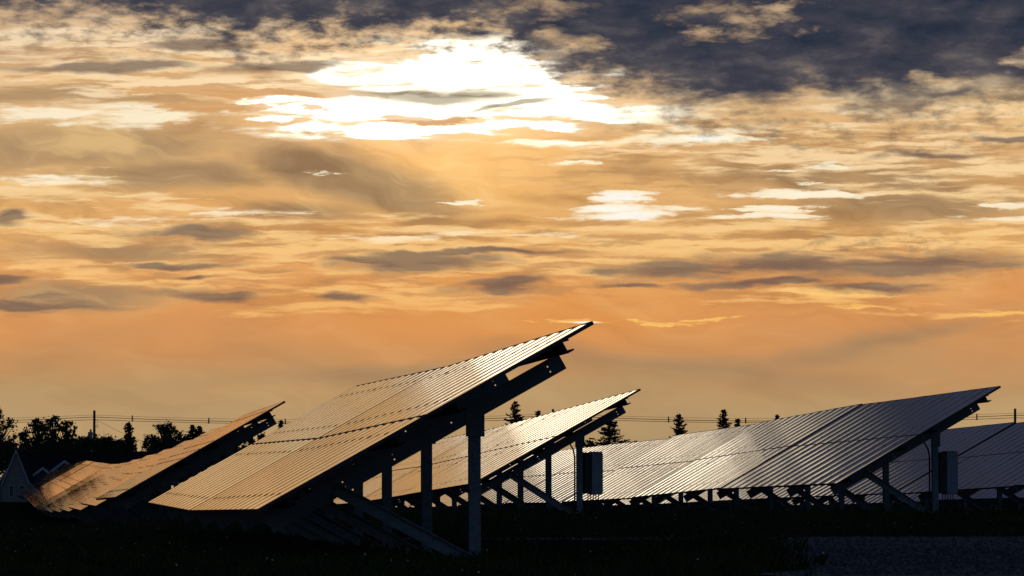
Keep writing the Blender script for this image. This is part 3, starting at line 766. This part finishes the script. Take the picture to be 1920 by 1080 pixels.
# dark woodland filling the skyline low behind the rows
def thicket():
    rng = np.random.default_rng(3); cs = []; rs = []
    for px in np.arange(-5, 520, 5.0):
        top = np.interp(px, [-160, 0, 40, 60, 150, 240, 252, 272, 290, 380, 520], [800, 822, 840, 828, 826, 832, 872, 872, 826, 826, 850])
        for j in range(3):
            cs.append((tx(px)*440/TY, 440+rng.normal()*2, CAMH+(917-top)/PX_M*440/TY-.5-j*.9+rng.normal()*.15)); rs.append(.5+rng.random()*.35)
    q_ = leaf_cloud(np.array(cs), np.array(rs), 26000, .2, rng, .9)
    o = quads_obj('thicket', q_, M['leaf'], None); o['kind'] = 'stuff'; tag(o, 'dark thicket filling in below the far trees at the left', 'thicket')
thicket()

# ================================================================== houses at the left
def gable_house(x, Y, w, depth, eave, ridge, name_label, wall, rot=0.0, windows=(), door=None, trim=True, over=.25, name='house', base=None):
    g = GZF-.3 if base is None else base
    t = empty(name, Matrix.Translation((x, Y, g)) @ Matrix.Rotation(rot, 4, 'Z')); tag(t, name_label, 'house')
    e, r_ = eave-g, ridge-g; b = MB(); hw = w/2
    prof = [(-hw, 0), (hw, 0), (hw, e), (0, r_), (-hw, e)]
    b.prism(prof, (0, 0, 0), (0, depth, 0), XV, ZV); link('wall', b.mesh('wall', M[wall]), t)
    b = MB(); k = (r_-e)/hw; th = .14
    for s in (-1, 1):
        pr = [(0, r_+.01), (s*(hw+over), e-k*over+.01), (s*(hw+over), e-k*over+.01+th), (0, r_+.01+th)]
        if s < 0: pr = pr[::-1]
        b.prism(pr, (0, -over, 0), (0, depth+over, 0), XV, ZV)
    rf = link('roof', b.mesh('roof', M['shingle']), t)
    if trim:
        b = MB()
        for s in (-1, 1):
            pr = [(0, r_-.07), (s*(hw+over), e-k*over-.07), (s*(hw+over), e-k*over+.15), (0, r_+.15)]
            if s < 0: pr = pr[::-1]
            b.prism(pr, (0, -over-.04, 0), (0, -over-.005, 0), XV, ZV)
        link('fascia', b.mesh('fascia', M['trim']), rf)
    for (wx, wz, ww, wh) in windows:
        b = MB(); b.box((wx-ww/2, -.03, wz-wh/2), (wx+ww/2, -.005, wz+wh/2)); f_ = link('window', b.mesh('window', M['trim']), t)
        b = MB(); b.box((wx-ww/2+.05, -.045, wz-wh/2+.05), (wx+ww/2-.05, -.033, wz+wh/2-.05)); link('pane', b.mesh('pane', M['pane']), f_)
    return t
HY = 345.0; hm = FPX/HY
def hx(px): return (px-960)/hm
def hz(py): return CAMH + (917-py)/hm
gable_house(hx(31), HY, 1.95, 2.5, hz(905), hz(846), 'pale house with a steep narrow front gable at the left edge', 'siding', rot=R(-4), trim=True,
            windows=((-.35, 1.1, .35, .9), (.45, 1.15, .5, .8), (.35, 1.95, .36, .18)), over=.12)
gable_house(hx(88), HY+14, 3.6, 6, hz(898), hz(864), 'dark house with white edged wide gable behind the far panels', 'siding_dark', rot=R(4), windows=((0, 1.6, .8, .7),), over=.3)
gable_house(hx(58), HY+9, 2.1, 4, hz(898), hz(878), 'small dark porch gable with white edging between two houses', 'siding_dark', rot=R(4), windows=((0, 1.1, .5, .8),), over=.2, name='porch')
gable_house(hx(4), HY+4, 1.6, 5, hz(912), hz(880), 'low blue grey outbuilding at the extreme left beside the pale gable', 'siding', rot=R(0), windows=((0, 1.0, .7, .9),), over=.1, name='outbuilding')
# long low barn roof seen side-on behind the far end of the left row
tb = gable_house(hx(262), HY+22, 4.5, 11.0, hz(880), hz(846), 'long low barn with a plain dark roof behind the far left panels', 'siding_dark', rot=R(90), trim=False, name='barn')

# ================================================================== grass and weeds
def grass_mesh():
    rng = np.random.default_rng(17); P = []
    def scatter(n, dlo, dhi, xl, xh, hmin, hmax, pw=1.0):
        d = dlo+(dhi-dlo)*rng.random(n)**pw
        a, b_ = xl*d/50, xh*d/50
        x = a+(b_-a)*rng.random(n)
        return np.stack([x, d, hmin+(hmax-hmin)*rng.random(n)**2], 1)
    S = [scatter(11000, 36, 62, -.6, 12.6, .03, .11, .8), scatter(9000, 60, 93, -.6, 12.6, .04, .14), scatter(6000, 93, 125, -.6, 12.6, .05, .18),
         scatter(500, 37, 60, 0, 9, .08, .22)]
    P = np.concatenate(S)
    gl_ = lane_edge(P[:, 1])
    on = (P[:, 0] > gl_+.2*rng.normal(size=len(P))) & (P[:, 1] < 70.2)
    P = P[~on]
    # a fringe of taller weeds along the lane's overgrown edge
    dd = 38+29*rng.random(1200); gx = lane_edge(dd)
    P = np.concatenate([P, np.stack([gx-rng.random(1200)*1.2+.12*rng.normal(size=1200), dd, .06+.16*rng.random(1200)**2], 1)])
    # weeds standing along the front of the second block
    m = 1500; P = np.concatenate([P, np.stack([3+28*rng.random(m), 86+9*rng.random(m), .08+.22*rng.random(m)**2], 1)])
    base = np.array([np.array(site(x, d, gz(x, d)-.02)) for x, d, h in P])
    B = 5; n = len(P)
    base = np.repeat(base, B, 0) + np.concatenate([rng.normal(size=(n*B, 2))*.07, np.zeros((n*B, 1))], 1)
    h = np.repeat(P[:, 2], B)*(.6+.6*rng.random(n*B)); lean = rng.normal(size=(n*B, 2))*.35
    tip = base + np.stack([lean[:, 0]*h, lean[:, 1]*h, h], 1)
    mid = base + np.stack([lean[:, 0]*h*.3, lean[:, 1]*h*.3, h*.55], 1)
    a = rng.random(n*B)*6.28; w = (.006+.008*rng.random(n*B)); wv = np.stack([np.cos(a)*w, np.sin(a)*w, 0*w], 1)
    q_ = np.stack([base-wv, base+wv, mid+wv*.9, tip], 1)
    o = quads_obj('grass', q_, M['grass'], None); o['kind'] = 'stuff'; tag(o, 'dark rough grass and weeds over the field under the tables', 'grass')
    # pale seed heads and small flowers
    k = rng.choice(len(tip), 450, replace=False); c = tip[k]; s = .006+.009*rng.random((len(k), 1))
    u = rng.normal(size=(len(k), 3)); u /= np.linalg.norm(u, axis=1)[:, None]; v = np.cross(u, rng.normal(size=(len(k), 3))); v /= np.linalg.norm(v, axis=1)[:, None]
    o = quads_obj('seed_heads', np.stack([c-u*s, c-v*s, c+u*s, c+v*s], 1), M['seed'], None); o['kind'] = 'stuff'; tag(o, 'tiny pale seed heads and flowers dotted through the dark grass', 'wild flowers')
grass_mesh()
def stones():
    rng = np.random.default_rng(23); n = 9000
    d = 37+33*rng.random(n); x0 = lane_edge(d); x = x0+rng.random(n)*(14*d/60-4)
    ok = x > x0+.1; d = d[ok]; x = x[ok]; n = len(d); s = .010+.022*rng.random(n)**2
    c = np.array([np.array(site(a, b_, gz(a, b_)+.014)) for a, b_ in zip(x, d)])
    th = rng.random(n)*6.28; V = []
    for k in range(3):
        V.append(c+np.stack([np.cos(th+k*2.09)*s*1.4, np.sin(th+k*2.09)*s*1.4, -.004+0*s], 1))
    V.append(c+np.stack([rng.normal(size=n)*s*.3, rng.normal(size=n)*s*.3, s*1.1], 1))
    V = np.stack(V, 1)
    q_ = np.concatenate([V[:, [0, 1, 3, 3]], V[:, [1, 2, 3, 3]], V[:, [2, 0, 3, 3]]])
    q_[:, 3] = q_[:, 3]*.999+q_[:, 0]*.001
    o = quads_obj('gravel_stones', q_, M['gravel'], None); o['kind'] = 'stuff'; tag(o, 'loose grey stones strewn over the gravel lane', 'gravel')
stones()
bpy.context.view_layer.update()
